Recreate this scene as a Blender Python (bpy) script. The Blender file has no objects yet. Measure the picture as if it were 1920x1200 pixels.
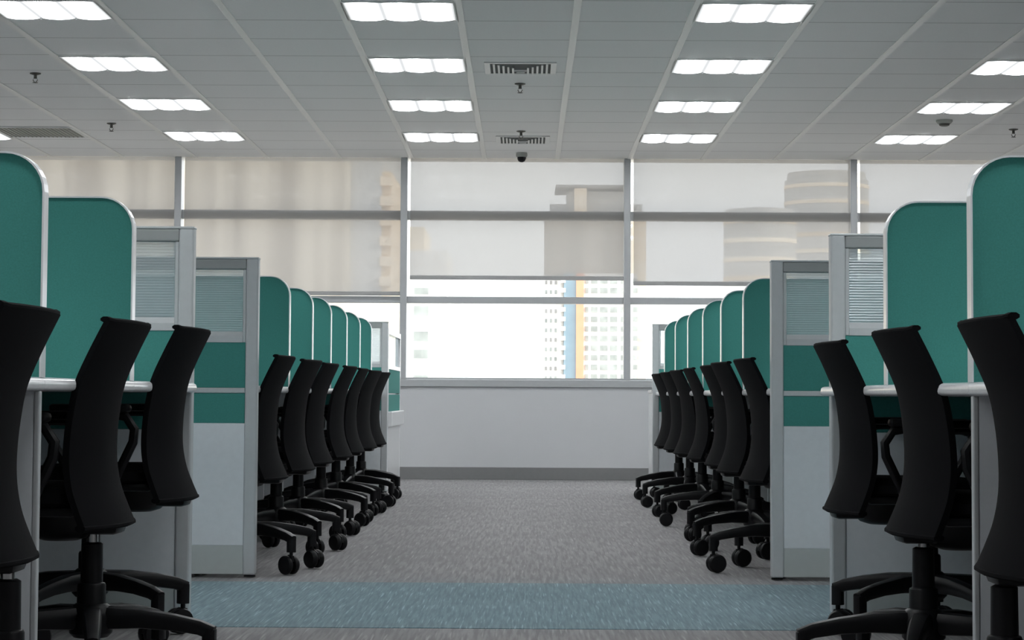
import bpy, bmesh, math, random
from mathutils import Vector, Matrix
random.seed(7)
S = bpy.context.scene
C = S.collection
PI = math.pi

# ------------------------------------------------------------------ camera, sky, sun, exposure
EYE = 0.687                       # camera height
cd = bpy.data.cameras.new('camera'); cam = bpy.data.objects.new('camera', cd); C.objects.link(cam)
cd.sensor_fit = 'HORIZONTAL'; cd.sensor_width = 36.0
cd.lens = 4064.3 / 1920 * 36.0
cd.shift_y = -102.2 / 1920
cd.clip_start = 0.1; cd.clip_end = 4000
yaw, pit, rol = 0.00654, 0.06, 0.0055
r0 = Vector((math.cos(yaw), math.sin(yaw), 0)); f0 = Vector((-math.sin(yaw), math.cos(yaw), 0)); z0 = Vector((0, 0, 1))
fw = f0 * math.cos(pit) + z0 * math.sin(pit); up = -f0 * math.sin(pit) + z0 * math.cos(pit)
R = r0 * math.cos(rol) + up * math.sin(rol); U = up * math.cos(rol) - r0 * math.sin(rol)
m = Matrix.Identity(4)
for i in range(3):
    m[i][0] = R[i]; m[i][1] = U[i]; m[i][2] = -fw[i]
m[2][3] = EYE
cam.matrix_world = m
S.camera = cam

SKY = 2.6
W = bpy.data.worlds.new('sky'); S.world = W; W.use_nodes = True
wn = W.node_tree; wn.nodes.clear()
bg = wn.nodes.new('ShaderNodeBackground'); wo = wn.nodes.new('ShaderNodeOutputWorld')
tc = wn.nodes.new('ShaderNodeTexCoord'); nz = wn.nodes.new('ShaderNodeTexNoise'); cr = wn.nodes.new('ShaderNodeValToRGB')
nz.inputs['Scale'].default_value = 5.0; nz.inputs['Detail'].default_value = 3.0
cr.color_ramp.elements[0].position = 0.35; cr.color_ramp.elements[0].color = (0.86, 0.88, 0.95, 1)
cr.color_ramp.elements[1].position = 0.62; cr.color_ramp.elements[1].color = (1.12, 1.12, 1.12, 1)
wn.links.new(tc.outputs['Generated'], nz.inputs['Vector']); wn.links.new(nz.outputs['Fac'], cr.inputs['Fac'])
wn.links.new(cr.outputs['Color'], bg.inputs['Color']); bg.inputs['Strength'].default_value = SKY
wn.links.new(bg.outputs['Background'], wo.inputs['Surface'])

sd = bpy.data.lights.new('sun', 'SUN'); sun = bpy.data.objects.new('sun', sd); C.objects.link(sun)
sd.energy = 3.4; sd.angle = 0.03; sd.color = (1.0, 0.9, 0.76)
sun.rotation_euler = Vector((-0.80, 0.28, -0.38)).to_track_quat('-Z', 'Y').to_euler()

S.view_settings.view_transform = 'Standard'; S.view_settings.look = 'None'
S.view_settings.exposure = 0.0; S.view_settings.gamma = 1.0
S.view_settings.use_curve_mapping = False
LAMP = 14.5                        # luminance of the ceiling panels
S.cycles.max_bounces = 10; S.cycles.transparent_max_bounces = 16
S.cycles.caustics_reflective = False; S.cycles.caustics_refractive = False
S.cycles.sample_clamp_indirect = 6.0

# ------------------------------------------------------------------ helpers
def mat(name, col, rough=0.6, metal=0.0, spec=0.5, noise=0.0, nscale=40.0, bump=0.0, bscale=400.0, stretch=None, sheen=0.0):
    mm = bpy.data.materials.new(name); mm.use_nodes = True
    nt = mm.node_tree; b = nt.nodes['Principled BSDF']
    b.inputs['Roughness'].default_value = rough; b.inputs['Metallic'].default_value = metal
    b.inputs['Specular IOR Level'].default_value = spec
    if sheen: b.inputs['Sheen Weight'].default_value = sheen
    co = nt.nodes.new('ShaderNodeTexCoord'); vec = co.outputs['Object']
    if stretch:
        mp = nt.nodes.new('ShaderNodeMapping'); mp.inputs['Scale'].default_value = stretch
        nt.links.new(vec, mp.inputs['Vector']); vec = mp.outputs['Vector']
    n = nt.nodes.new('ShaderNodeTexNoise'); n.inputs['Scale'].default_value = nscale; n.inputs['Detail'].default_value = 3
    nt.links.new(vec, n.inputs['Vector'])
    rp = nt.nodes.new('ShaderNodeValToRGB')
    rp.color_ramp.elements[0].color = (*[c * (1 - noise) for c in col], 1)
    rp.color_ramp.elements[1].color = (*[min(1, c * (1 + noise)) for c in col], 1)
    rp.color_ramp.elements[0].position = 0.3; rp.color_ramp.elements[1].position = 0.7
    nt.links.new(n.outputs['Fac'], rp.inputs['Fac']); nt.links.new(rp.outputs['Color'], b.inputs['Base Color'])
    if bump:
        n2 = nt.nodes.new('ShaderNodeTexNoise'); n2.inputs['Scale'].default_value = bscale
        nt.links.new(vec, n2.inputs['Vector'])
        bp = nt.nodes.new('ShaderNodeBump'); bp.inputs['Strength'].default_value = bump; bp.inputs['Distance'].default_value = 0.002
        nt.links.new(n2.outputs['Fac'], bp.inputs['Height']); nt.links.new(bp.outputs['Normal'], b.inputs['Normal'])
    return mm

def link(name, bm, m, parent=None, smooth=False, loc=None, rz=0.0):
    bmesh.ops.recalc_face_normals(bm, faces=bm.faces)
    me = bpy.data.meshes.new(name); bm.to_mesh(me); bm.free()
    if smooth:
        for p in me.polygons: p.use_smooth = True
        try: me.set_sharp_from_angle(angle=math.radians(38))
        except Exception: pass
    o = bpy.data.objects.new(name, me); C.objects.link(o)
    for x in (m if isinstance(m, (list, tuple)) else [m]): me.materials.append(x)
    if parent: o.parent = parent
    if loc: o.location = loc
    if rz: o.rotation_euler = (0, 0, rz)
    return o

def box(bm, x0, x1, y0, y1, z0_, z1, bev=0.0, seg=2):
    r = bmesh.ops.create_cube(bm, size=1.0)
    vs = r['verts']
    for v in vs:
        v.co = Vector(((x0 + x1) / 2 + v.co.x * (x1 - x0), (y0 + y1) / 2 + v.co.y * (y1 - y0), (z0_ + z1) / 2 + v.co.z * (z1 - z0_)))
    if bev:
        es = list({e for v in vs for e in v.link_edges})
        bmesh.ops.bevel(bm, geom=es, offset=bev, segments=seg, affect='EDGES', profile=0.5)
    return bm

def B(*a, **k): return box(bmesh.new(), *a, **k)

def lathe(bm, prof, n=20, cx=0, cy=0):
    rings = []
    for r, z in prof:
        rings.append([bm.verts.new((cx + r * math.cos(2 * PI * i / n), cy + r * math.sin(2 * PI * i / n), z)) for i in range(n)])
    for a, b in zip(rings, rings[1:]):
        for i in range(n): bm.faces.new((a[i], a[(i + 1) % n], b[(i + 1) % n], b[i]))
    bm.faces.new(rings[0][::-1]); bm.faces.new(rings[-1])
    return bm

def sweep(bm, pts, secs, closed=False, n=10, up_=(0, 0, 1), power=2.0):
    """superellipse section (w, h) carried along pts"""
    rings = []; N = len(pts); upv = Vector(up_)
    for i, p in enumerate(pts):
        p = Vector(p)
        a = Vector(pts[i - 1]) if (i > 0 or closed) else p
        b = Vector(pts[(i + 1) % N]) if (i < N - 1 or closed) else p
        t = (b - a).normalized(); sde = t.cross(upv)
        if sde.length < 1e-4: sde = t.cross(Vector((1, 0, 0)))
        sde.normalize(); nn = sde.cross(t).normalized()
        w, h = secs[i] if isinstance(secs, list) else secs
        ring = []
        for k in range(n):
            an = 2 * PI * (k + 0.5) / n; c, s_ = math.cos(an), math.sin(an)
            q = lambda u: math.copysign(abs(u) ** (2 / power), u)
            ring.append(bm.verts.new(p + sde * (q(c) * w / 2) + nn * (q(s_) * h / 2)))
        rings.append(ring)
    L = list(zip(rings, rings[1:])) + ([(rings[-1], rings[0])] if closed else [])
    for a, b in L:
        for k in range(n): bm.faces.new((a[k], a[(k + 1) % n], b[(k + 1) % n], b[k]))
    if not closed:
        bm.faces.new(rings[0][::-1]); bm.faces.new(rings[-1])
    return bm

def prism(bm, poly, y0, y1):
    """polygon in x,z pushed from y0 to y1"""
    a = [bm.verts.new((x, y0, z)) for x, z in poly]; b = [bm.verts.new((x, y1, z)) for x, z in poly]
    n = len(poly)
    for i in range(n): bm.faces.new((a[i], a[(i + 1) % n], b[(i + 1) % n], b[i]))
    bm.faces.new(a[::-1]); bm.faces.new(b)
    return bm

def tag(o, label, cat, group=None):
    o['label'] = label; o['category'] = cat
    if group: o['group'] = group
    return o
def thing(name, label, cat, loc=(0, 0, 0), rz=0.0, group=None):
    o = bpy.data.objects.new(name, None); C.objects.link(o); o.empty_display_size = 0.1
    o.location = loc; o.rotation_euler = (0, 0, rz)
    return tag(o, label, cat, group)
def struct(o):
    o['kind'] = 'structure'; return o
def copy_tree(o, parent=None):
    c = o.copy(); C.objects.link(c)
    if parent: c.parent = parent
    for ch in list(o.children): copy_tree(ch, c)
    return c

# ------------------------------------------------------------------ materials
M = {}
M['teal'] = mat('teal_fabric', (0.062, 0.265, 0.238), 0.85, noise=0.07, nscale=260, bump=0.25, bscale=900, spec=0.2)
M['trim'] = mat('white_plastic_trim', (0.86, 0.87, 0.89), 0.16, noise=0.02, spec=0.8)
M['alu'] = mat('grey_aluminium', (0.56, 0.585, 0.60), 0.38, metal=0.1, noise=0.02)
M['dark_alu'] = mat('dark_grey_metal', (0.34, 0.36, 0.36), 0.45, metal=0.1, noise=0.02)  # plain dark grey metal for rails, trays and clips
M['board'] = mat('pale_grey_laminate', (0.76, 0.80, 0.835), 0.5, noise=0.02)
M['kick'] = mat('mid_grey_laminate', (0.50, 0.54, 0.535), 0.5, noise=0.02)
M['desk'] = mat('white_desk_laminate', (0.78, 0.79, 0.80), 0.25, noise=0.01)
M['black_fabric'] = mat('black_mesh_fabric', (0.0062, 0.0062, 0.0072), 0.85, noise=0.25, nscale=500, bump=0.3, bscale=1400, spec=0.07)
M['black_plastic'] = mat('black_plastic', (0.006, 0.006, 0.007), 0.4, noise=0.1, spec=0.25)
M['rubber'] = mat('black_nylon', (0.006, 0.006, 0.007), 0.45, noise=0.1, spec=0.22)
M['chrome'] = mat('chrome', (0.7, 0.7, 0.7), 0.18, metal=1.0, noise=0.01)
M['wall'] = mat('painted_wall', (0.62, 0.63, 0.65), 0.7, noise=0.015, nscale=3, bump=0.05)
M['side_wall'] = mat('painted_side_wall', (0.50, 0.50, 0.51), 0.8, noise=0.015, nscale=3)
M['shade_board'] = mat('shade_laminate', (0.07, 0.072, 0.075), 0.6, noise=0.03)  # under-desk shade put into the colour of the spine's lower board
M['skirting'] = mat('dark_grey_vinyl', (0.22, 0.22, 0.225), 0.5, noise=0.02)
M['frame'] = mat('window_frame_grey', (0.50, 0.515, 0.53), 0.35, metal=0.2, noise=0.015)
M['frame_white'] = mat('window_guide_white', (0.85, 0.85, 0.84), 0.3, noise=0.01)
M['bar'] = mat('blind_bar', (0.42, 0.42, 0.42), 0.5, noise=0.02)
M['tbar'] = mat('ceiling_grid_bar', (0.86, 0.86, 0.84), 0.45, noise=0.01)
M['vent_white'] = mat('vent_enamel', (0.80, 0.81, 0.80), 0.45, noise=0.01)
M['vent_dark'] = mat('vent_shade_plate', (0.06, 0.07, 0.07), 0.8, noise=0.05)
M['grille'] = mat('return_grille_grey', (0.42, 0.42, 0.39), 0.7, noise=0.06, nscale=300)
M['brass'] = mat('sprinkler_metal', (0.10, 0.10, 0.09), 0.5, metal=0.6, noise=0.05)
M['smoke'] = mat('detector_plastic', (0.40, 0.41, 0.38), 0.5, noise=0.02)

def nodes(name):
    mm = bpy.data.materials.new(name); mm.use_nodes = True; nt = mm.node_tree; nt.nodes.clear()
    out = nt.nodes.new('ShaderNodeOutputMaterial')
    return mm, nt, out
def N(nt, t, **kw):
    n = nt.nodes.new(t)
    for k, v in kw.items():
        if k in n.inputs: n.inputs[k].default_value = v
        else: setattr(n, k, v)
    return n
def math_n(nt, op, a, b=None):
    n = nt.nodes.new('ShaderNodeMath'); n.operation = op
    for i, v in enumerate((a, b)):
        if v is None: continue
        if isinstance(v, (int, float)): n.inputs[i].default_value = v
        else: nt.links.new(v, n.inputs[i])
    return n.outputs[0]

# window glass
mm, nt, out = nodes('window_glass')
t = N(nt, 'ShaderNodeBsdfTransparent', Color=(0.97, 0.985, 0.98, 1)); g = N(nt, 'ShaderNodeBsdfGlossy', Roughness=0.02)
x = N(nt, 'ShaderNodeMixShader', Fac=0.04); nt.links.new(t.outputs[0], x.inputs[1]); nt.links.new(g.outputs[0], x.inputs[2]); nt.links.new(x.outputs[0], out.inputs[0])
M['glass'] = mm
# reeded panel glass
mm, nt, out = nodes('reeded_glass')
tcn = N(nt, 'ShaderNodeTexCoord'); sx = N(nt, 'ShaderNodeSeparateXYZ'); nt.links.new(tcn.outputs['Object'], sx.inputs[0])
wv = math_n(nt, 'SINE', math_n(nt, 'MULTIPLY', sx.outputs['Z'], 2 * PI / 0.0085))
lin = math_n(nt, 'GREATER_THAN', wv, 0.72)
bp = N(nt, 'ShaderNodeBump', Strength=0.5, Distance=0.002); nt.links.new(wv, bp.inputs['Height'])
t = N(nt, 'ShaderNodeBsdfTransparent', Color=(0.90, 0.94, 0.95, 1)); t2 = N(nt, 'ShaderNodeBsdfTransparent', Color=(0.74, 0.78, 0.79, 1))
g = N(nt, 'ShaderNodeBsdfGlossy', Roughness=0.35, Color=(0.8, 0.85, 0.87, 1)); nt.links.new(bp.outputs[0], g.inputs['Normal'])
d = N(nt, 'ShaderNodeBsdfTranslucent', Color=(0.72, 0.80, 0.83, 1))
xa = N(nt, 'ShaderNodeMixShader'); nt.links.new(lin, xa.inputs[0]); nt.links.new(t.outputs[0], xa.inputs[1]); nt.links.new(t2.outputs[0], xa.inputs[2])
xb = N(nt, 'ShaderNodeMixShader', Fac=0.4); nt.links.new(g.outputs[0], xb.inputs[1]); nt.links.new(d.outputs[0], xb.inputs[2])
xc = N(nt, 'ShaderNodeMixShader', Fac=0.30); nt.links.new(xa.outputs[0], xc.inputs[1]); nt.links.new(xb.outputs[0], xc.inputs[2]); nt.links.new(xc.outputs[0], out.inputs[0])
M['reeded'] = mm
# see-through roller blind cloth
mm, nt, out = nodes('screen_blind_cloth')
tcn = N(nt, 'ShaderNodeTexCoord'); nzn = N(nt, 'ShaderNodeTexNoise', Scale=3.0, Detail=2.0); nt.links.new(tcn.outputs['Object'], nzn.inputs['Vector'])
rp = N(nt, 'ShaderNodeValToRGB'); rp.color_ramp.elements[0].color = (0.35, 0.35, 0.355, 1); rp.color_ramp.elements[1].color = (0.375, 0.375, 0.38, 1)
nt.links.new(nzn.outputs['Fac'], rp.inputs['Fac'])
t = N(nt, 'ShaderNodeBsdfTransparent'); nt.links.new(rp.outputs['Color'], t.inputs['Color'])
d = N(nt, 'ShaderNodeBsdfDiffuse', Color=(0.58, 0.57, 0.56, 1)); tl = N(nt, 'ShaderNodeBsdfTranslucent', Color=(0.44, 0.435, 0.43, 1))
xa = N(nt, 'ShaderNodeMixShader', Fac=0.5); nt.links.new(d.outputs[0], xa.inputs[1]); nt.links.new(tl.outputs[0], xa.inputs[2])
xb = N(nt, 'ShaderNodeMixShader', Fac=0.60); nt.links.new(t.outputs[0], xb.inputs[1]); nt.links.new(xa.outputs[0], xb.inputs[2]); nt.links.new(xb.outputs[0], out.inputs[0])
M['blind'] = mm
# ceiling lamp cover: three tubes glow through
mm, nt, out = nodes('lamp_cover')
tcn = N(nt, 'ShaderNodeTexCoord'); sx = N(nt, 'ShaderNodeSeparateXYZ'); nt.links.new(tcn.outputs['Object'], sx.inputs[0])
cs = math_n(nt, 'COSINE', math_n(nt, 'MULTIPLY', sx.outputs['X'], 2 * PI / 0.183))
p01 = math_n(nt, 'POWER', math_n(nt, 'ADD', math_n(nt, 'MULTIPLY', cs, 0.5), 0.5), 1.3)
st = math_n(nt, 'ADD', math_n(nt, 'MULTIPLY', p01, LAMP * 1.9), 0.80)
em = N(nt, 'ShaderNodeEmission', Color=(0.96, 0.985, 1.0, 1)); nt.links.new(st, em.inputs['Strength']); nt.links.new(em.outputs[0], out.inputs[0])
M['lamp'] = mm
# ceiling tiles
mm = mat('ceiling_tile', (0.86, 0.865, 0.86), 0.75, noise=0.02, nscale=120, bump=0.15, bscale=300)
nt = mm.node_tree; b = nt.nodes['Principled BSDF']
tcn = N(nt, 'ShaderNodeTexCoord'); sx = N(nt, 'ShaderNodeSeparateXYZ'); nt.links.new(tcn.outputs['Object'], sx.inputs[0])
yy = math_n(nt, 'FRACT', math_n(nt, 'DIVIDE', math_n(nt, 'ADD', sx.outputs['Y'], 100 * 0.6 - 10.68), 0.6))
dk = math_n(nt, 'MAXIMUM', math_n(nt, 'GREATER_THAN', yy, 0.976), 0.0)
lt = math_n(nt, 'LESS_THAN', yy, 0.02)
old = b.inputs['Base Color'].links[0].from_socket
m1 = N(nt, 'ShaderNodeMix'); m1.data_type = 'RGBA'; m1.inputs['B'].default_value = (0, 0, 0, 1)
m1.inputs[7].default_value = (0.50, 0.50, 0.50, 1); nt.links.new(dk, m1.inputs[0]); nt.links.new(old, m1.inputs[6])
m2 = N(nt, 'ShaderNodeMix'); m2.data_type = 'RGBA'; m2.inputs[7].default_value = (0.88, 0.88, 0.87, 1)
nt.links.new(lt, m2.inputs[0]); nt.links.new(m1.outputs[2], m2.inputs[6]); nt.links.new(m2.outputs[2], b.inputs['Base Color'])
M['ceiling'] = mm

def carpet(name, c0, c1, c2, fleck, tile_w, tile_h, streak=(75, 3.2, 1)):
    mm, nt, out = nodes(name)
    b = N(nt, 'ShaderNodeBsdfPrincipled', Roughness=0.85); b.inputs['Specular IOR Level'].default_value = 0.25
    b.inputs['Sheen Weight'].default_value = 0.25; b.inputs['Sheen Roughness'].default_value = 0.5
    tcn = N(nt, 'ShaderNodeTexCoord')
    br = N(nt, 'ShaderNodeTexBrick', Scale=1.0); br.offset = 0.5
    br.inputs['Brick Width'].default_value = tile_w; br.inputs['Row Height'].default_value = tile_h; br.inputs['Mortar Size'].default_value = 0.002
    br.inputs['Color1'].default_value = (*c0, 1); br.inputs['Color2'].default_value = (*c1, 1); br.inputs['Mortar'].default_value = (*[v * 0.85 for v in c0], 1)
    nt.links.new(tcn.outputs['Object'], br.inputs['Vector'])
    mp = N(nt, 'ShaderNodeMapping'); mp.inputs['Scale'].default_value = streak; nt.links.new(tcn.outputs['Object'], mp.inputs['Vector'])
    n1 = N(nt, 'ShaderNodeTexNoise', Scale=1.0, Detail=3.0); nt.links.new(mp.outputs[0], n1.inputs['Vector'])
    r1 = N(nt, 'ShaderNodeValToRGB'); r1.color_ramp.elements[0].position = 0.40; r1.color_ramp.elements[1].position = 0.60
    nt.links.new(n1.outputs['Fac'], r1.inputs['Fac'])
    mx = N(nt, 'ShaderNodeMix'); mx.data_type = 'RGBA'; mx.inputs[7].default_value = (*c2, 1)
    nt.links.new(r1.outputs['Color'], mx.inputs[0]); nt.links.new(br.outputs['Color'], mx.inputs[6])
    mp2 = N(nt, 'ShaderNodeMapping'); mp2.inputs['Scale'].default_value = (streak[0] * 1.3, streak[1] * 1.1, 1); mp2.inputs['Location'].default_value = (3.3, 1.7, 0)
    nt.links.new(tcn.outputs['Object'], mp2.inputs['Vector'])
    n2 = N(nt, 'ShaderNodeTexNoise', Scale=1.0, Detail=1.0); nt.links.new(mp2.outputs[0], n2.inputs['Vector'])
    r2 = N(nt, 'ShaderNodeValToRGB'); r2.color_ramp.elements[0].position = 0.58; r2.color_ramp.elements[1].position = 0.76
    nt.links.new(n2.outputs['Fac'], r2.inputs['Fac'])
    mx2 = N(nt, 'ShaderNodeMix'); mx2.data_type = 'RGBA'; mx2.inputs[7].default_value = (*fleck, 1)
    nt.links.new(r2.outputs['Color'], mx2.inputs[0]); nt.links.new(mx.outputs[2], mx2.inputs[6])
    nt.links.new(mx2.outputs[2], b.inputs['Base Color'])
    bp = N(nt, 'ShaderNodeBump', Strength=0.5, Distance=0.004); nt.links.new(n1.outputs['Fac'], bp.inputs['Height']); nt.links.new(bp.outputs[0], b.inputs['Normal'])
    nt.links.new(b.outputs[0], out.inputs[0])
    return mm
M['carpet'] = carpet('grey_carpet', (0.275, 0.267, 0.272), (0.215, 0.207, 0.211), (0.165, 0.158, 0.162), (0.37, 0.365, 0.365), 0.5, 0.5)
M['carpet_blue'] = carpet('blue_carpet', (0.15, 0.25, 0.29), (0.15, 0.25, 0.29), (0.085, 0.17, 0.205), (0.33, 0.47, 0.52), 3.0, 3.0, (110, 4.2, 1))

# ------------------------------------------------------------------ room shell
XL, XR, YB, YW, H = -4.9, 4.7, -10.0, 17.85, EYE + 1.9615
SILL = 0.818
struct(link('floor', B(XL - .2, XR + .2, YB - .2, YW + .3, -0.1, 0), M['carpet']))
struct(link('ceiling', B(XL - .2, XR + .2, YB - .2, YW + .3, H, H + 0.1), M['ceiling']))
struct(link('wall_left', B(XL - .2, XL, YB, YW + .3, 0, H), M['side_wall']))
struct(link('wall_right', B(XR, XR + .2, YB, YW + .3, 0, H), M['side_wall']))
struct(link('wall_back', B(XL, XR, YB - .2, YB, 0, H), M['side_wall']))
struct(link('wall_front', B(XL, XR, YW, YW + .3, 0, SILL - 0.06), M['wall']))
struct(link('baseboard_front', B(XL, XR, YW - 0.012, YW, 0, 0.1, bev=.003), M['skirting']))
struct(link('trim_1', B(XL, XR, YW - 0.02, YW + .3, SILL - 0.06, SILL, bev=.004), M['frame']))       # sill ledge
LX, LY = -0.649, 10.979
bm = bmesh.new()
for k in range(-6, 9):
    xx = LX + 0.3 + 0.6 * k
    if XL < xx < XR: box(bm, xx - .02, xx + .02, YB, YW, H - .006, H, bev=.002, seg=1)
struct(link('trim_2', bm, M['tbar']))                                                                  # ceiling grid bars

MX = [-4.744, -2.883, -1.012, 0.833, 2.703, 4.564]
bm = bmesh.new()
for xx in MX:
    box(bm, xx - .028, xx + .028, YW - .015, YW + .13, SILL, H, bev=.004)
struct(link('trim_3', bm, M['frame']))                                                                 # mullions
edges = [XL] + MX + [XR]
Z3 = (1.446, 1.503); Z2 = (2.137, 2.213)
names_bay = {1: 'left edge', 2: 'left', 3: 'middle', 4: 'right', 5: 'right edge'}
for i in range(1, 6):
    a, c = edges[i] + .028, edges[i + 1] - .028
    w = struct(link('window_%d' % i, box(box(B(a, c, YW + .04, YW + .11, Z3[0], Z3[1], bev=.004), a, c, YW + .04, YW + .11, Z2[0], Z2[1], bev=.004),
              a, c, YW + .04, YW + .11, SILL, SILL + .015), M["frame"]))
    for z_a, z_b in ((SILL, Z3[0]), (Z3[1], Z2[0]), (Z2[1], H)):
        link('glass_pane', B(a, c, YW + .07, YW + .076, z_a, z_b), M['glass'], w)
# the narrow end strips beside the side walls
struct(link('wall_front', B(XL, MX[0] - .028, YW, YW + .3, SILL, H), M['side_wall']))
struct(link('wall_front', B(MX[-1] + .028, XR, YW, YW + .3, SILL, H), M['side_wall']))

# roller blinds
blind_bottom = {1: 1.51, 2: 1.505, 3: 1.640, 4: 1.600, 5: 1.560}
blind_label = {1: 'grey roller blind at the far left edge of the window wall',
               2: 'grey roller blind in the left bay, pulled down to the lower crossbar',
               3: 'grey roller blind in the middle bay above the bright clear pane',
               4: 'grey roller blind in the bay just right of the aisle, round towers behind it',
               5: 'grey roller blind at the far right edge of the window wall'}
for i in range(1, 6):
    a, c = edges[i] + .052, edges[i + 1] - .029
    zb = blind_bottom[i]
    r = thing('roller_blind', blind_label[i], 'blind', ((a + c) / 2, YW + .01, zb), 0, 'roller blinds on the window wall')
    hw = (c - a) / 2
    sh = bmesh.new(); sh.faces.new([sh.verts.new(v) for v in ((-hw, 0, .02), (hw, 0, .02), (hw, 0, H - zb - .001), (-hw, 0, H - zb - .001))])
    link('blind_cloth', sh, M['blind'], r)
    link('bottom_bar', B(-hw, hw, -.012, .012, 0, .034, bev=.004), M['bar'], r)

# blue carpet strip across the aisle between the two blocks of desks
tag(link('carpet_strip', B(XL + .05, XR - .05, 6.45, 8.0, 0, 0.0015), M['carpet_blue']), 'blue flecked carpet strip laid across the grey carpet between the desk blocks', 'carpet')

# ------------------------------------------------------------------ ceiling lights
def make_light():
    r = thing('ceiling_light', '', 'ceiling light')
    fr = bmesh.new(); o, n_ = .292, .274; oy = .262; ny = .246
    for (x0, x1, y0, y1) in ((-o, o, -oy, -ny), (-o, o, ny, oy), (-o, -n_, -ny, ny), (n_, o, -ny, ny)):
        box(fr, x0, x1, y0, y1, -.006, .003, bev=.002, seg=1)
    link('light_frame', fr, M['tbar'], r)
    df = bmesh.new(); rows = []
    K = 24
    prof = [(-n_ + 2 * n_ * k / K, -.004 - .007 * abs(math.cos(PI * (-n_ + 2 * n_ * k / K) / 0.183)) ** .8) for k in range(K + 1)]
    poly = prof + [(n_, -.001), (-n_, -.001)]
    prism(df, poly, -ny, ny)
    link('lamp_cover', df, M['lamp'], r, smooth=True)
    bb = bmesh.new()
    for x_ in (-.0915, .0915): box(bb, x_ - .003, x_ + .003, ny - .02, ny, -.014, -.004)
    link('end_clip', bb, M['dark_alu'], r)
    return r
colname = {-2: 'at the left edge of the photo', -1: 'in the left column', 0: 'in the column left of the air vents', 1: 'in the column right of the air vents', 2: 'in the rightmost column'}
rowname = {0: 'nearest row', 1: 'second row from the top', 2: 'third row from top', 3: 'row closest to the windows'}
proto = None
for k in range(-2, 3):
    for j in (-6, -5, -4, -3, -1, 0, 1, 2, 3):
        if j < -4 and k not in (-1, 2): continue  # out-of-view lamps kept only in these columns, added to brighten the near screens
        o = proto = make_light() if proto is None else copy_tree(proto)
        o.location = (LX + 1.8 * k, LY + 1.8 * j, H)
        vis = j >= 0 and not (k == -2 and j < 3) and not (k == 2 and j == 0)
        if vis:
            o['label'] = 'lit ceiling light ' + colname[k] + ', ' + rowname[j]; o['group'] = 'ceiling lights over the aisle'
        else:
            o['label'] = 'lit square ceiling light above the desks, outside the framed view'; o['group'] = 'ceiling lights outside the view'

# ------------------------------------------------------------------ ceiling fittings
def make_vent(label, x, y, w, d):
    r = thing('air_vent', label, 'vent', (x, y, H), 0, 'air vents along the aisle ceiling')
    fr = bmesh.new(); o, i_ = w / 2, w / 2 - .035; oy, iy = d / 2, d / 2 - .035
    for (x0, x1, y0, y1) in ((-o, o, -oy, -iy), (-o, o, iy, oy), (-o, -i_, -iy, iy), (i_, o, -iy, iy)):
        box(fr, x0, x1, y0, y1, -.007, 0, bev=.003)
    link('vent_frame', fr, M['vent_white'], r)
    link('vent_shade_plate', B(-i_, i_, -iy, iy, -.003, -.0005), M['vent_dark'], r)  # flush dark plate, its colour stands in for the shade inside the vent
    for q in range(5):
        for sg in (-1, 1):
            xx = sg * (.045 + q * (i_ - .05) / 4.6)
            sl = bmesh.new(); y_far = iy * (.98 if q > 1 else .75 - .2 * (1 - q))
            box(sl, xx - .0065, xx + .0065, -iy * (.2 + .19 * q), iy * .98, -.0095, -.003, bev=.002, seg=1)
            link('louvre', sl, M['vent_white'], r)
    for q in range(3):
        sl = bmesh.new(); hw_ = .05 - .012 * q
        box(sl, -hw_, hw_, iy * (.25 + .25 * q), iy * (.34 + .25 * q), -.007, -.003, bev=.0015, seg=1)
        link('louvre', sl, M['vent_white'], r)
make_vent('square slatted ceiling air vent between the light columns, nearer one', -.04, 12.9, .43, .46)
make_vent('square slatted ceiling air vent near the windows, above the dome camera', -.03, 16.55, .41, .50)
g = thing('return_grille', 'flat grey return air grille in the ceiling at upper left, near the windows', 'vent', (-3.655, 16.17, H))
fr = bmesh.new()
for (x0, x1, y0, y1) in ((-.3, .3, -.3, -.28), (-.3, .3, .28, .3), (-.3, -.28, -.28, .28), (.28, .3, -.28, .28)): box(fr, x0, x1, y0, y1, -.01, 0, bev=.002, seg=1)
link('grille_frame', fr, M['vent_white'], g)
gb = B(-.28, .28, -.28, .28, -.005, -.001)
for k in range(18): box(gb, -.28 + k * .0315, -.28 + k * .0315 + .006, -.28, .28, -.012, -.004)
link('grille_blades', gb, M['grille'], g)

def make_sprinkler():
    r = thing('sprinkler', '', 'sprinkler')
    link('escutcheon', lathe(bmesh.new(), [(.034, -.001), (.034, -.005), (.02, -.010), (.012, -.011)], 18), M['brass'], r, smooth=True)
    b_ = lathe(bmesh.new(), [(.010, -.010), (.010, -.030), (.006, -.034)], 12)
    for s in (-1, 1): sweep(b_, [(s * .008, 0, -.03), (s * .014, 0, -.042), (s * .004, 0, -.058)], (.005, .005), n=6)
    link('body', b_, M['brass'], r, smooth=True)
    link('deflector', lathe(bmesh.new(), [(.004, -.054), (.017, -.058), (.017, -.060), (.004, -.062)], 14), M['brass'], r, smooth=True)
    return r
sp = None
for x_, y_, lb in ((-.044, 13.55, 'small sprinkler head just beyond the nearer air vent'), (-.043, 16.0, 'small sprinkler head just in front of the air vent near the windows'),
                   (-3.02, 13.2, 'small dark sprinkler head in the ceiling at the upper left corner'), (-3.02, 15.65, 'small sprinkler head near the return grille on the left'),
                   (3.55, 15.75, 'small sprinkler head in the ceiling at the right edge')):
    sp_ = make_sprinkler() if sp is None else copy_tree(sp)
    sp = sp or sp_
    sp_.location = (x_, y_, H); sp_['label'] = lb; sp_['group'] = 'ceiling sprinkler heads'
d_ = thing('smoke_detector', 'round smoke detector on the ceiling between the two far right lights', 'smoke detector', (2.95, 15.25, H))
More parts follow.
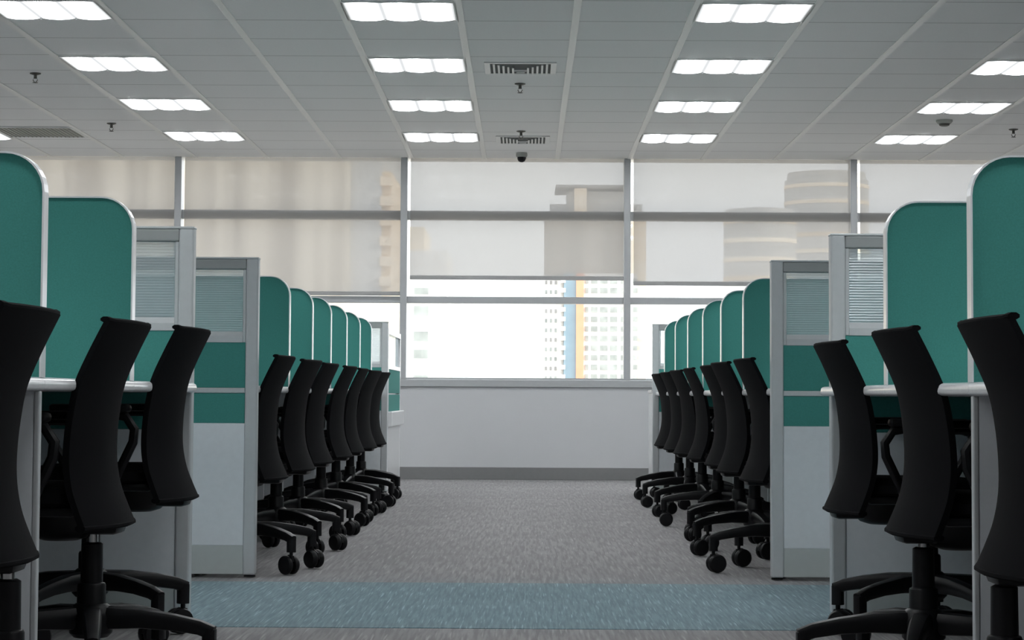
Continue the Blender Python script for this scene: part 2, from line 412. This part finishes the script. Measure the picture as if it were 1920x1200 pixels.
link('detector_base', lathe(bmesh.new(), [(.058, 0), (.058, -.012), (.046, -.026)], 24), M['smoke'], d_, smooth=True)
link('detector_head', lathe(bmesh.new(), [(.040, -.026), (.034, -.040), (.022, -.045)], 24), M['brass'], d_, smooth=True)
c_ = thing('dome_camera', 'dark dome security camera on the ceiling edge above the middle window', 'security camera', (-.041, 17.45, H))
link('camera_base', lathe(bmesh.new(), [(.045, 0), (.047, -.02), (.042, -.035)], 24), M['smoke'], c_, smooth=True)
link('camera_dome', lathe(bmesh.new(), [(.036, -.035), (.035, -.05), (.028, -.066), (.014, -.075), (.003, -.077)], 24), M['black_plastic'], c_, smooth=True)

# ------------------------------------------------------------------ furniture (local +x runs away from the aisle)
def make_partition(width=1.3, h=1.2):
    r = thing('partition', '', 'partition')
    T = .027
    e = .046
    link('end_post', B(0, e, -T, T, .012, h, bev=.006), M['alu'], r)
    link('back_post', B(width - e, width, -T, T, .012, h, bev=.006), M['alu'], r)
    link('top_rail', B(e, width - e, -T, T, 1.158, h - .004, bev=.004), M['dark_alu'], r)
    link('top_cap', B(-.001, width + .001, -T - .002, T + .002, h - .004, h + .004, bev=.003), M['alu'], r)
    fr = bmesh.new()
    box(fr, e, e + .012, -.022, .022, .882, 1.158, bev=.002, seg=1); box(fr, width - e - .012, width - e, -.022, .022, .882, 1.158, bev=.002, seg=1)
    prism2 = [(-.024, .882), (.024, .882), (.024, .905), (.008, .923), (-.008, .923), (-.024, .905)]
    a = [fr.verts.new((e + .012, y, z)) for y, z in prism2]; b = [fr.verts.new((width - e - .012, y, z)) for y, z in prism2]
    for q in range(6): fr.faces.new((a[q], a[(q + 1) % 6], b[(q + 1) % 6], b[q]))
    fr.faces.new(a[::-1]); fr.faces.new(b)
    link('glass_frame', fr, M['alu'], r)
    link('glass_pane', B(e + .012, width - e - .012, -.003, .003, .923, 1.158), M['reeded'], r)
    link('fabric_tile', B(e, width - e, -.022, .022, .711, .882, bev=.003), M['teal'], r)
    link('divider_strip', B(e, width - e, -.025, .025, .691, .711, bev=.003), M['alu'], r)
    link('fabric_tile', B(e, width - e, -.022, .022, .578, .691, bev=.003), M['teal'], r)
    link('lower_board', B(e, width - e, -.022, .022, .121, .578, bev=.002), M['board'], r)
    link('kick_board', B(e, width - e, -.0225, .0225, .014, .121, bev=.002), M['kick'], r)
    for x_ in (e / 2, width - e / 2):
        link('foot', lathe(bmesh.new(), [(.022, 0.004), (.022, .009), (.008, .012), (.008, .02)], 14, cx=x_), M['rubber'], r, smooth=True)
    return r

def make_screen(depth=.68, z0_=.72, z1=1.196, rad=.085):
    r = thing('desk_screen', '', 'desk screen')
    n = 8
    arc = [(rad - rad * math.cos(PI / 2 * q / n), z1 - z0_ - rad + rad * math.sin(PI / 2 * q / n)) for q in range(n + 1)]
    poly = [(0.004, 0)] + [(x_ + .004 * (1 - x_ / rad if x_ < rad else 0), z - .004 * ((z - (z1 - z0_ - rad)) / rad)) for x_, z in arc] + [(depth, z1 - z0_ - .004), (depth, 0)]
    fb = bmesh.new(); prism(fb, poly, -.011, .011)
    link('fabric_panel', fb, M['teal'], r)
    outer = [(0, 0.0)] + arc + [(depth, z1 - z0_)]
    inner = [poly[0]] + poly[1:-2] + [poly[-2]]
    tr = bmesh.new()
    V = [[tr.verts.new((x_, y_, z)) for (x_, z) in L] for L in (outer, inner) for y_ in (-.021, .021)]
    o0, o1, i0, i1 = V
    for q in range(len(outer) - 1):
        tr.faces.new((o0[q], o0[q + 1], o1[q + 1], o1[q])); tr.faces.new((i0[q], i1[q], i1[q + 1], i0[q + 1]))
        tr.faces.new((o0[q], i0[q], i0[q + 1], o0[q + 1])); tr.faces.new((o1[q], o1[q + 1], i1[q + 1], i1[q]))
    for q in (0, -1): tr.faces.new((o0[q], o1[q], i1[q], i0[q]))
    link('edge_trim', tr, M['trim'], r)
    link('clamp', B(depth * .45, depth * .45 + .06, -.02, .02, -.001, .03, bev=.004), M['alu'], r)
    return r

def make_desk(w, depth=.72, leg=False):
    r = thing('desk', '', 'desk')
    link('tabletop', B(.002, depth, .0008, w - .0008, .692, .72, bev=.002), M['desk'], r)
    eb = bmesh.new()
    prism(eb, [(.002, .7205), (-.004, .7205), (-.010, .7185), (-.0145, .7145), (-.016, .708), (-.016, .702), (-.0145, .6965), (-.010, .6930), (-.004, .6915), (.002, .6915)], .0008, w - .0008)
    link('edge_band', eb, M['trim'], r, smooth=True)
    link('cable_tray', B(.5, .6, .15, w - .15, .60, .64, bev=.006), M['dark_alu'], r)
    if leg:
        lb_ = link('leg_board', B(.45, .66, .004, .026, .012, .692, bev=.002), M['board'], r)
        for x_ in (.48, .62): link('foot', lathe(bmesh.new(), [(.018, 0), (.018, .006), (.007, .010), (.007, .02)], 12, cx=x_, cy=.02), M['rubber'], lb_, smooth=True)
    return r
def make_end_support(depth=.66):
    r = thing('desk_support', '', 'desk support')
    link('side_board', B(.016, depth, -.011, .011, .012, .692, bev=.002), M['board'], r)
    link('front_edge', B(.004, .016, -.0125, .0125, .012, .692, bev=.003), M['alu'], r)
    for x_ in (.04, depth - .04): link('foot', lathe(bmesh.new(), [(.018, 0), (.018, .006), (.007, .010), (.007, .02)], 12, cx=x_), M['rubber'], r, smooth=True)
    return r
def make_spine(L, h=1.16):
    r = thing('spine_partition', '', 'partition')
    link('end_post', B(-.03, .03, 0, .04, 0, h, bev=.005), M['alu'], r); link('end_post', B(-.03, .03, L - .04, L, 0, h, bev=.005), M['alu'], r)
    link('fabric_panel', B(-.022, .022, .04, L - .04, .72, h - .03, bev=.003), M['teal'], r)
    link('lower_board', B(-.022, .022, .04, L - .04, .02, .72, bev=.003), M['shade_board'], r)
    link('top_rail', B(-.028, .028, .04, L - .04, h - .03, h, bev=.004), M['alu'], r)
    return r

# --- office chair: local origin on the floor under the gas column, +x is where the sitter faces
def make_chair():
    r = thing('office_chair', '', 'chair')
    prof = [(-.163, .362), (-.143, .405), (-.126, .448), (-.115, .50), (-.112, .555), (-.115, .62), (-.125, .69), (-.150, .76), (-.179, .828)]
    # backrest shell
    def catmull(P, n):
        out_ = []
        for i in range(len(P) - 1):
            p0 = P[max(i - 1, 0)]; p1 = P[i]; p2 = P[i + 1]; p3 = P[min(i + 2, len(P) - 1)]
            for q in range(n):
                t = q / n
                out_.append(tuple(.5 * (2 * b + (c - a) * t + (2 * a - 5 * b + 4 * c - d) * t * t + (-a + 3 * b - 3 * c + d) * t ** 3) for a, b, c, d in zip(p0, p1, p2, p3)))
        out_.append(P[-1]); return out_
    P = catmull(prof, 4)
    bk = bmesh.new(); NU = 12; F = []; Rr = []
    for (x_, z) in P:
        tz = (z - .36) / .47
        hw = .222 - .012 * max(0, tz - .5) + .006 * max(0, .25 - tz)
        th = .024 - .006 * max(0, tz - .6)
        fr_, rr_ = [], []
        for u in range(NU + 1):
            s = -1 + 2 * u / NU
            c = .050 * (s * s) * (1.0 - .62 * tz) - .004
            edge = 1 - .35 * abs(s) ** 6
            rr_.append(bk.verts.new((x_ + c + .004, s * hw, z))); fr_.append(bk.verts.new((x_ + c + .004 + th * edge, s * hw * .99, z)))
        F.append(fr_); Rr.append(rr_)
    nr = len(P)
    for i in range(nr - 1):
        for u in range(NU):
            bk.faces.new((F[i][u], F[i][u + 1], F[i + 1][u + 1], F[i + 1][u])); bk.faces.new((Rr[i][u], Rr[i + 1][u], Rr[i + 1][u + 1], Rr[i][u + 1]))
        for u in (0, NU): bk.faces.new((F[i][u], F[i + 1][u], Rr[i + 1][u], Rr[i][u]))
    for u in range(NU):
        bk.faces.new((F[0][u], Rr[0][u], Rr[0][u + 1], F[0][u + 1])); bk.faces.new((F[-1][u], F[-1][u + 1], Rr[-1][u + 1], Rr[-1][u]))
    back = link('backrest', bk, M['black_fabric'], r, smooth=True)
    # rim cap along the top edge, with small corner bumps
    rm = bmesh.new(); x_, z = P[-1]
    sweep(rm, [(x_ + .050 * s * s * .38 + .012, s * .214, z + .002 + (.002 if abs(s) > .93 else 0)) for s in [-1, -.94, -.85, -.5, 0, .5, .85, .94, 1]], (.024, .014), n=8)
    link('top_rim', rm, M['black_fabric'], back, smooth=True)
    rm = bmesh.new(); x_, z = P[0]
    sweep(rm, [(x_ + .050 * s * s + .012, s * .222, z) for s in [-1, -.8, -.4, 0, .4, .8, 1]], (.030, .016), n=8)
    link('bottom_rim', rm, M['black_fabric'], back, smooth=True)
    br = bmesh.new()
    sweep(br, [(.05, 0, .365), (-.04, 0, .362), (-.085, 0, .40), (-.088, 0, .47), (-.082, 0, .56)], [(.09, .03), (.08, .028), (.07, .024), (.06, .02), (.045, .014)], n=10, up_=(1, 0, .3), power=3)
    link('back_bracket', br, M['black_plastic'], r, smooth=True)
    # seat
    st_ = bmesh.new(); rows = []
    nx, ny = 12, 10
    for face in (0, 1):
        g_ = []
        for i in range(nx + 1):
            row = []
            for j in range(ny + 1):
                a = -1 + 2 * i / nx; b_ = -1 + 2 * j / ny
                rx, ry = .225, .232
                k_ = (1 - .10 * (abs(a) ** 3) * (abs(b_) ** 3) * 1.4)
                x0_ = .13 + a * rx * k_; y0_ = b_ * ry * k_ * (1 - .06 * max(0, -a))
                if face: z_ = .462 - .012 * b_ ** 4 - .03 * max(0, a) ** 3 - .010 * (1 - b_ * b_) * (1 - a * a) - (.012 if abs(a) == 1 or abs(b_) == 1 else 0)
                else: z_ = .405 - .016 * max(0, a) ** 3 + (.012 if abs(a) == 1 or abs(b_) == 1 else 0)
                row.append(st_.verts.new((x0_, y0_, z_)))
            g_.append(row)
        rows.append(g_)
    for face in (0, 1):
        g_ = rows[face]
        for i in range(nx):
            for j in range(ny): st_.faces.new((g_[i][j], g_[i + 1][j], g_[i + 1][j + 1], g_[i][j + 1]))
    lo, hi = rows
    rim = [(i, 0) for i in range(nx)] + [(nx, j) for j in range(ny)] + [(i, ny) for i in range(nx, 0, -1)] + [(0, j) for j in range(ny, 0, -1)]
    for q in range(len(rim)):
        a, b_ = rim[q], rim[(q + 1) % len(rim)]
        st_.faces.new((lo[a[0]][a[1]], lo[b_[0]][b_[1]], hi[b_[0]][b_[1]], hi[a[0]][a[1]]))
    link('seat', st_, M['black_fabric'], r, smooth=True)
    pan = bmesh.new(); box(pan, -.08, .31, -.19, .19, .385, .408, bev=.010)
    link('seat_pan', pan, M['black_plastic'], r, smooth=True)
    mc = bmesh.new(); lathe(mc, [(.040, .322), (.066, .330), (.088, .352), (.094, .388)], 22)
    box(mc, -.145, .20, -.05, .05, .338, .388, bev=.012)
    mech = link('tilt_mechanism', mc, M['black_plastic'], r, smooth=True)
    lv = bmesh.new(); sweep(lv, [(.06, .05, .362), (.055, .16, .356), (.045, .20, .335), (.04, .235, .318)], [(.012, .012), (.012, .012), (.016, .014), (.018, .012)], n=8)
    link('height_lever', lv, M['black_plastic'], mech, smooth=True)
    lv = bmesh.new(); sweep(lv, [(.10, -.05, .362), (.095, -.16, .356), (.09, -.20, .338), (.085, -.235, .322)], [(.012, .012), (.012, .012), (.016, .014), (.018, .012)], n=8)
    link('tilt_lever', lv, M['black_plastic'], mech, smooth=True)
    for s in (-1, 1):
        y_ = s * .236
        ar = bmesh.new()
        sweep(ar, [(0.015, s * .19, .398), (0.015, y_ - s * .01, .40), (0.005, y_, .425), (-0.040, y_, .52), (-0.043, y_, .555), (-0.020, y_, .588), (0.035, y_, .598), (0.135, y_, .600), (0.190, y_, .585), (0.200, y_, .555), (0.145, y_, .46), (0.130, y_, .41), (0.125, y_ - s * .012, .398), (0.125, s * .19, .396)],
              (.026, .022), n=8, up_=(0, s, .2))
        a_ = link('armrest', ar, M['black_plastic'], r, smooth=True)
        pd = bmesh.new(); box(pd, -.03, .185, y_ - .032, y_ + .032, .600, .622, bev=.009)
        link('arm_pad', pd, M['rubber'], a_, smooth=True)
    # column and base
    link('gas_piston', lathe(bmesh.new(), [(.014, .15), (.014, .345)], 16), M['chrome'], r, smooth=True)
    link('column_cover', lathe(bmesh.new(), [(.034, .12), (.033, .238), (.031, .243), (.026, .245), (.025, .334), (.018, .338)], 24), M['black_plastic'], r, smooth=True)
    hub = link('base_hub', lathe(bmesh.new(), [(.040, .118), (.050, .128), (.052, .165), (.046, .188), (.036, .196)], 24), M['black_plastic'], r, smooth=True)
    for q in range(5):
        lg = bmesh.new()
        sweep(lg, [(.035, 0, .163), (.12, 0, .163), (.20, 0, .155), (.26, 0, .144), (.292, 0, .132)], [(.052, .056), (.046, .048), (.040, .040), (.034, .036), (.030, .034)], n=10, power=3.2)
        sweep(lg, [(.283, 0, .14), (.283, 0, .085)], (.032, .034), n=10, up_=(1, 0, 0), power=3)
        l_ = link('leg', lg, M['black_plastic'], r, smooth=True, rz=q * 2 * PI / 5)
        cs_ = bmesh.new()
        sa = random.uniform(0, 2 * PI) if False else q * 1.9
        for s in (-1, 1):
            t_ = bmesh.new()
            lathe(t_, [(.020, -.0125), (.030, -.0115), (.0355, -.005), (.0365, .004), (.034, .010), (.022, .0125)], 22)
            bmesh.ops.transform(t_, matrix=Matrix.Translation((.283, 0, .0365)) @ Matrix.Rotation(sa, 4, 'Z') @ Matrix.Translation((-.012, s * .0165, 0)) @ Matrix.Rotation(PI / 2, 4, 'X'), verts=t_.verts)
            me_ = bpy.data.meshes.new('tmp'); t_.to_mesh(me_); t_.free(); cs_.from_mesh(me_); bpy.data.meshes.remove(me_)
        h_ = bmesh.new()
        sweep(h_, [(-.040, 0, .036), (-.034, 0, .056), (-.012, 0, .068), (.008, 0, .066), (.010, 0, .05)], (.016, .014), n=8, up_=(0, 1, 0))
        lathe(h_, [(.007, .05), (.007, .10)], 10)
        bmesh.ops.transform(h_, matrix=Matrix.Translation((.283, 0, 0)) @ Matrix.Rotation(sa, 4, 'Z'), verts=h_.verts)
        me_ = bpy.data.meshes.new('tmp'); h_.to_mesh(me_); h_.free(); cs_.from_mesh(me_); bpy.data.meshes.remove(me_)
        link('caster', cs_, M['rubber'], l_, smooth=True)
    return r

EL, ER = -1.015, 0.93           # aisle edges of the two rows
left_near = [3.55, 4.56, 5.60]; LP1, LP2 = 6.70, 8.19
left_far = [9.33, 10.34, 11.32, 12.32, 13.30, 14.29]; LPE = 15.30
right_near = [3.50, 4.55, 5.62]; RP1, RP2 = 6.85, 8.20
right_far = [9.30, 10.36, 11.42, 12.48, 13.52, 14.56]; RPE = 15.50
ordn = ['first', 'second', 'third', 'fourth', 'fifth', 'sixth', 'seventh']

P0 = make_partition(); Sc0 = make_screen(); Su0 = make_end_support()
used = set()
def use(proto):
    if proto.name in used: return copy_tree(proto)
    used.add(proto.name); return proto
def place(proto, x, y, rz, label, group=None, z=0):
    o = use(proto); o.location = (x, y, z); o.rotation_euler = (0, 0, rz); o['label'] = label
    if group: o['group'] = group
    return o
PG, SG, DG, UG = 'glazed end partitions', 'teal desk screens', 'white desks', 'desk support boards'
for side, rz, E, P1, P2, PE, near, far in (('left', PI, EL, LP1, LP2, LPE, left_near, left_far), ('right', 0, ER, RP1, RP2, RPE, right_near, right_far)):
    place(P0, E - (.012 if side == 'left' else -.03), P1, rz, 'glazed partition closing the near %s desks, in front of the blue carpet' % side, PG)
    place(P0, E - (-.005 if side == 'left' else .005), P2, rz, 'glazed partition with teal bands beyond the blue carpet on the %s' % side, PG)
    place(P0, E + (.045 if side == 'left' else -.025), PE, rz, 'glazed partition at the window end of the %s desk row' % side, PG)
    for i, y in enumerate(near):
        if i == 0:
            lb = 'teal desk screen left out of the view, beside the nearest %s chair' % side
            continue
        place(Sc0, E, y, rz, ('tallest looking teal desk screen at the %s edge of the photo' if i == 1 else 'large teal desk screen in the near block, second from the %s edge') % side, SG, z=.72)
        place(Su0, E, y, rz, ('grey support board under the nearest desk joint at the %s edge' if i == 1 else '') % side, UG) if i == 1 else None
    for i, y in enumerate(far):
        place(Sc0, E, y, rz, 'teal desk screen in the far %s row, %s behind the glazed partition' % (side, ordn[i]), SG, z=.72)
    # desks: local y runs +Y for the right row, -Y for the left row
    for blk, (ys, nm) in enumerate((([near[0]] + near[1:] + [P1 - .03], 'near'), ([P2 + .03] + far + [PE - .03], 'far'))):
        for i in range(len(ys) - 1):
            w = ys[i + 1] - ys[i]
            d = make_desk(w, leg=(nm == 'far'))
            lead = E + (-.012 if side == 'left' else .012)
            d.location = (lead, ys[i + 1] if side == 'left' else ys[i], 0); d.rotation_euler = (0, 0, rz)
            d['group'] = DG
            d['label'] = 'white desk in the %s %s row, %s from the camera' % (nm, side, ordn[i])
        sp_ = make_spine(ys[-1] - ys[0] - .06)
        sp_.location = (E + (.778 if side == 'right' else -.778), ys[0] + .03, 0)
        sp_['label'] = 'teal and grey partition running behind the %s %s desks' % (nm, side); sp_['group'] = 'partitions behind the desks'

# side partition past the left row, in the window light
t = thing('side_partition', 'bright partition with white ledge past the end of the left row', 'partition', (EL + .045, LPE + .04, 0))
LL = 1.5
link('glass_pane', B(-.02, -.014, .06, LL - .06, .90, 1.12), M['reeded'], t)
fr = bmesh.new(); box(fr, -.04, 0, 0, .05, .01, 1.16, bev=.004); box(fr, -.04, 0, LL - .05, LL, .01, 1.16, bev=.004); box(fr, -.04, 0, .05, LL - .05, 1.12, 1.16, bev=.003); box(fr, -.04, 0, .05, LL - .05, .87, .90, bev=.003)
link('frame', fr, M['trim'], t)
link('fabric_tile', B(-.036, -.003, .05, LL - .05, .70, .87, bev=.003), M['teal'], t)
link('fabric_tile', B(-.036, -.003, .05, LL - .05, .57, .69, bev=.003), M['teal'], t)
link('lower_board', B(-.036, -.002, .05, LL - .05, .02, .46, bev=.003), M['desk'], t)
link('ledge', B(-.03, .03, .02, LL + .02, .46, .57, bev=.008), M['desk'], t)
t = thing('end_cabinet', 'slim white end cabinet past the right row, by the windows', 'cabinet', (ER - .025, RPE + .04, 0))
link('body', B(0, .4, 0, .42, .03, .71, bev=.006), M['desk'], t)
link('worktop', B(-.006, .41, -.003, .425, .71, .73, bev=.004), M['desk'], t)
link('plinth', B(.02, .39, .02, .40, 0, .03), M['kick'], t)

# ------------------------------------------------------------------ chairs
ch0 = make_chair()
def chair(x, y, rz, base, lift, label, slide=0.0):
    o = use(ch0)
    o.location = (x, y, 0.002); o.rotation_euler = (0, 0, rz); o['label'] = label; o['group'] = 'black office chairs along the aisle'
    q = 0
    for c in o.children:
        nm = c.name.split('.')[0]
        if nm == 'leg':
            c.rotation_euler = (0, 0, base + q * 2 * PI / 5); c.location = (slide, 0, 0); q += 1
        elif nm in ('column_cover', 'base_hub'): c.location = (slide, 0, 0)
        elif nm == 'gas_piston': c.location = (slide, 0, lift)
        else: c.location = (0, 0, lift)
    return o
jr = random.Random(3)
CL, CR = EL - .072, ER + .085
for i, (y, a, l, lb) in enumerate(((4.08, 3.0, .012, 'black office chair cut off at the left edge of the photo'), (5.10, PI - .06, .020, 'black office chair in the near left block, between its two neighbours'),
                                  (6.10, PI + .628, .034, 'black office chair in the near left block, closest to the blue carpet'))):
    chair(CL, y, PI - (.02, .045, .05)[i], a, l, lb, (-.12, -.075, .13)[i])
for i, (y, a, l, lb) in enumerate(((4.08, PI + .3, .0, 'black office chair cut off at the right edge of the photo'), (5.10, PI, .010, 'black office chair in the near right block, between its two neighbours'),
                                  (6.18, PI - .628, .006, 'black office chair in the near right block, closest to the blue carpet'))):
    chair(CR, y, (.01, .05, .04)[i], a, l, lb, (-.12, -.085, .13)[i])
ly = [8.50, 9.48, 10.48, 11.50, 12.46, 13.46, 14.48]
la = [PI - .72, PI - .70, PI - .62, PI - .5, PI - .62, PI - .3, PI - .4]
ry = [8.58, 9.52, 10.46, 11.52, 12.48, 13.50, 14.50]
ra = [PI + .17, PI + .33, PI + .5, PI - .1, PI + .3, PI + .1, PI + .2]
for i in range(7):
    where = ordn[i] + ' after the glazed partition' if i < 6 else 'last one before the windows'
    chair(CL + jr.uniform(-.012, .012), ly[i], PI - .05 + jr.uniform(-.04, .04), la[i], 0, 'black office chair in the far left row, ' + where)
    chair(CR + jr.uniform(-.012, .012), ry[i], .05 + jr.uniform(-.04, .04), ra[i], 0, 'black office chair in the far right row, ' + where)

# ------------------------------------------------------------------ the city outside
def facade(name, c0, c1, scale, axis='X'):
    mm, nt, out = nodes(name)
    b = N(nt, 'ShaderNodeBsdfPrincipled', Roughness=0.8)
    tcn = N(nt, 'ShaderNodeTexCoord'); mp = N(nt, 'ShaderNodeMapping')
    mp.inputs['Scale'].default_value = (scale, scale, .02 * scale) if axis == 'X' else (.02 * scale, .02 * scale, scale)
    n1 = N(nt, 'ShaderNodeTexNoise', Scale=1.0, Detail=2.0); nt.links.new(tcn.outputs['Object'], mp.inputs['Vector']); nt.links.new(mp.outputs[0], n1.inputs['Vector'])
    r1 = N(nt, 'ShaderNodeValToRGB'); r1.color_ramp.elements[0].position = .4; r1.color_ramp.elements[1].position = .6
    r1.color_ramp.elements[0].color = (*c0, 1); r1.color_ramp.elements[1].color = (*c1, 1)
    nt.links.new(n1.outputs['Fac'], r1.inputs['Fac']); nt.links.new(r1.outputs['Color'], b.inputs['Base Color']); nt.links.new(b.outputs[0], out.inputs[0])
    return mm
def at(px, D): return (px - 985) / 4064.3 * D
def hz(py, D, px=985): return EYE + (742 + (px - 985) * .0055 - py) / 4064.3 * D
GZ = -80.0
F = {'beige': facade('beige_facade', (0.40, 0.34, 0.27), (0.74, 0.66, 0.54), .6), 'white': facade('white_facade', (0.93, 0.93, 0.92), (0.97, 0.97, 0.96), .05),
     'tower': facade('pale_facade', (0.84, 0.83, 0.80), (0.92, 0.91, 0.88), .2), 'warm': facade('warm_facade', (0.86, 0.70, 0.52), (0.95, 0.86, 0.72), .15, 'Z'),
     'blind_dimmed': facade('blind_dimmed_facade', (0.40, 0.37, 0.33), (0.50, 0.46, 0.41), .2),
     'grey': facade('grey_facade', (0.55, 0.55, 0.54), (0.66, 0.65, 0.63), .12, 'Z'), 'glassy': mat('far_window_glass', (0.34, 0.37, 0.36), 0.3, noise=.25, nscale=.4),
     'blue': mat('blue_cladding', (0.26, 0.36, 0.43), 0.6, noise=.05, nscale=.3), 'orange': mat('orange_cladding', (0.80, 0.36, 0.23), 0.6, noise=.05, nscale=.3),
     'ground': mat('city_ground', (0.66, 0.62, 0.56), 0.9, noise=.1, nscale=.02), 'roof': mat('grey_roof', (0.33, 0.33, 0.33), 0.9, noise=.1, nscale=.2)}
def bld(name, label, D, off=(0, 0)):
    return thing(name, label, 'building', (0, 0, 0), 0, 'buildings outside the windows')
struct(link('ground', B(-900, 900, 25, 1600, GZ - 1, GZ), F['ground']))

# beige block close by on the left
D = 110; b_ = bld('apartment_building', 'large beige building filling the view behind the left blinds', D)
link('wall', B(at(-300, D), at(652, D), D, D + 20, GZ, hz(150, D)), F['beige'], b_)
link('wall', B(at(652, D), at(711, D), D + .4, D + 20, GZ, hz(200, D)), F['grey'], b_)
link('balcony_stack', B(at(711, D), at(728, D), D + 1, D + 18, GZ, hz(318, D)), F['warm'], b_)
for k in range(6):
    y0 = 330 + 38 * k
    link('balcony', B(at(709, D), at(731, D), D + .2, D + 1, hz(y0 + 17, D), hz(y0, D)), F['warm'], b_)
# white building beside it
D = 300; b_ = bld('apartment_building', 'white building with a column of grey windows, left in the middle window', D)
link('wall', B(at(640, D), at(836, D), D, D + 25, GZ, hz(470, D)), F['white'], b_)
link('wall', B(at(755, D), at(792, D), D + 1, D + 20, GZ, hz(425, D)), F['warm'], b_)
for (y0, y1) in ((541, 553), (575, 593), (623, 641), (657, 673), (705, 722), (740, 758)):
    link('window', B(at(775, D), at(802, D), D - .3, D + .2, hz(y1, D), hz(y0, D)), F['glassy'], b_)
    link('window', B(at(722, D), at(741, D), D - .3, D + .2, hz(y1 + 20, D), hz(y0 + 20, D)), F['glassy'], b_)
# the striped tower
D = 600; b_ = bld('tower', 'pale high-rise tower with a blue and an orange stripe in the middle window', D)
link('wall', B(at(1056, D), at(1194, D), D, D + 25, GZ, hz(512, D)), F['tower'], b_)
link('wall', B(at(1020, D), at(1186, D), D + .3, D + 25, hz(512, D), hz(398, D)), F['blind_dimmed'], b_)  # upper wall coloured darker to imitate dimming by the blind
link('wall', B(at(1018, D), at(1060, D), D + 3, D + 25, GZ, hz(512, D)), F['tower'], b_)
link('wall', B(at(1178, D), at(1212, D), D + 5, D + 25, GZ, hz(395, D)), F['warm'], b_)
link('crown', B(at(1062, D), at(1168, D), D + 4, D + 22, hz(400, D), hz(355, D)), F['grey'], b_)
link('crown', B(at(1075, D), at(1098, D), D - 1, D + 4, hz(400, D), hz(352, D)), F['warm'], b_)
link('roof_plate', B(at(1040, D), at(1172, D), D, D + 24, hz(350, D), hz(345, D)), F['roof'], b_)
link('parapet', B(at(1030, D), at(1205, D), D + 6, D + 24, hz(402, D), hz(378, D)), F['grey'], b_)
link('blue_stripe', B(at(1056, D), at(1079, D), D - .5, D + 10, GZ, hz(512, D)), F['blue'], b_)
link('orange_stripe', B(at(1079, D), at(1093, D), D - 1.5, D + 8, GZ, hz(512, D)), F['orange'], b_)
for k in range(13):
    y0 = 521 + 18 * k - (0)
    for x0, x1 in ((1096, 1102), (1107, 1119), (1124, 1138), (1143, 1156), (1163, 1169)):
        link('window', B(at(x0, D), at(x1, D), D - .4, D + .2, hz(y0 + 10, D), hz(y0, D)), F['glassy'], b_)
    link('window', B(at(1186, D), at(1194, D), D - .4, D + 5.2, hz(y0 + 9, D), hz(y0, D)), F['glassy'], b_)
    link('balcony', B(at(1050, D), at(1059, D), D - .9, D + 4, hz(y0 + 9, D), hz(y0 + 1, D)), F['white'], b_)
    for x0 in (1021, 1030, 1039):
        link('balcony_opening', B(at(x0, D), at(x0 + 4, D), D + 2.6, D + 3.2, hz(y0 + 11, D), hz(y0 + 4, D)), F['roof'] if k % 3 == 0 else F['glassy'], b_)
# round towers on the right
def round_tower(px0, px1, ptop, D, label, crown):
    b_ = bld('round_tower', label, D)
    cx = (at(px0, D) + at(px1, D)) / 2; rr = (at(px1, D) - at(px0, D)) / 2
    top = hz(ptop, D, (px0 + px1) / 2)
    link('wall', lathe(bmesh.new(), [(rr, GZ), (rr, top - rr * .18)], 40, cx, D + rr), F['grey'], b_, smooth=True)
    link('crown', lathe(bmesh.new(), [(rr * crown, top - rr * .18), (rr * crown, top), (rr * .3, top + .5)], 40, cx, D + rr), F['grey'], b_, smooth=True)
    bd = bmesh.new()
    for k in range(14):
        zt = top - rr * .3 - k * 4.0
        lathe(bd, [(rr * 1.012, zt - .9), (rr * 1.012, zt)], 40, cx, D + rr)
    link('floor_band', bd, F['warm'], b_, smooth=True)
    return b_
round_tower(1362, 1500, 388, 450, 'round tower behind the right blind, the lower of the two', .94)
round_tower(1480, 1640, 317, 520, 'tall round tower behind the right blind, cut by the mullion', .93)
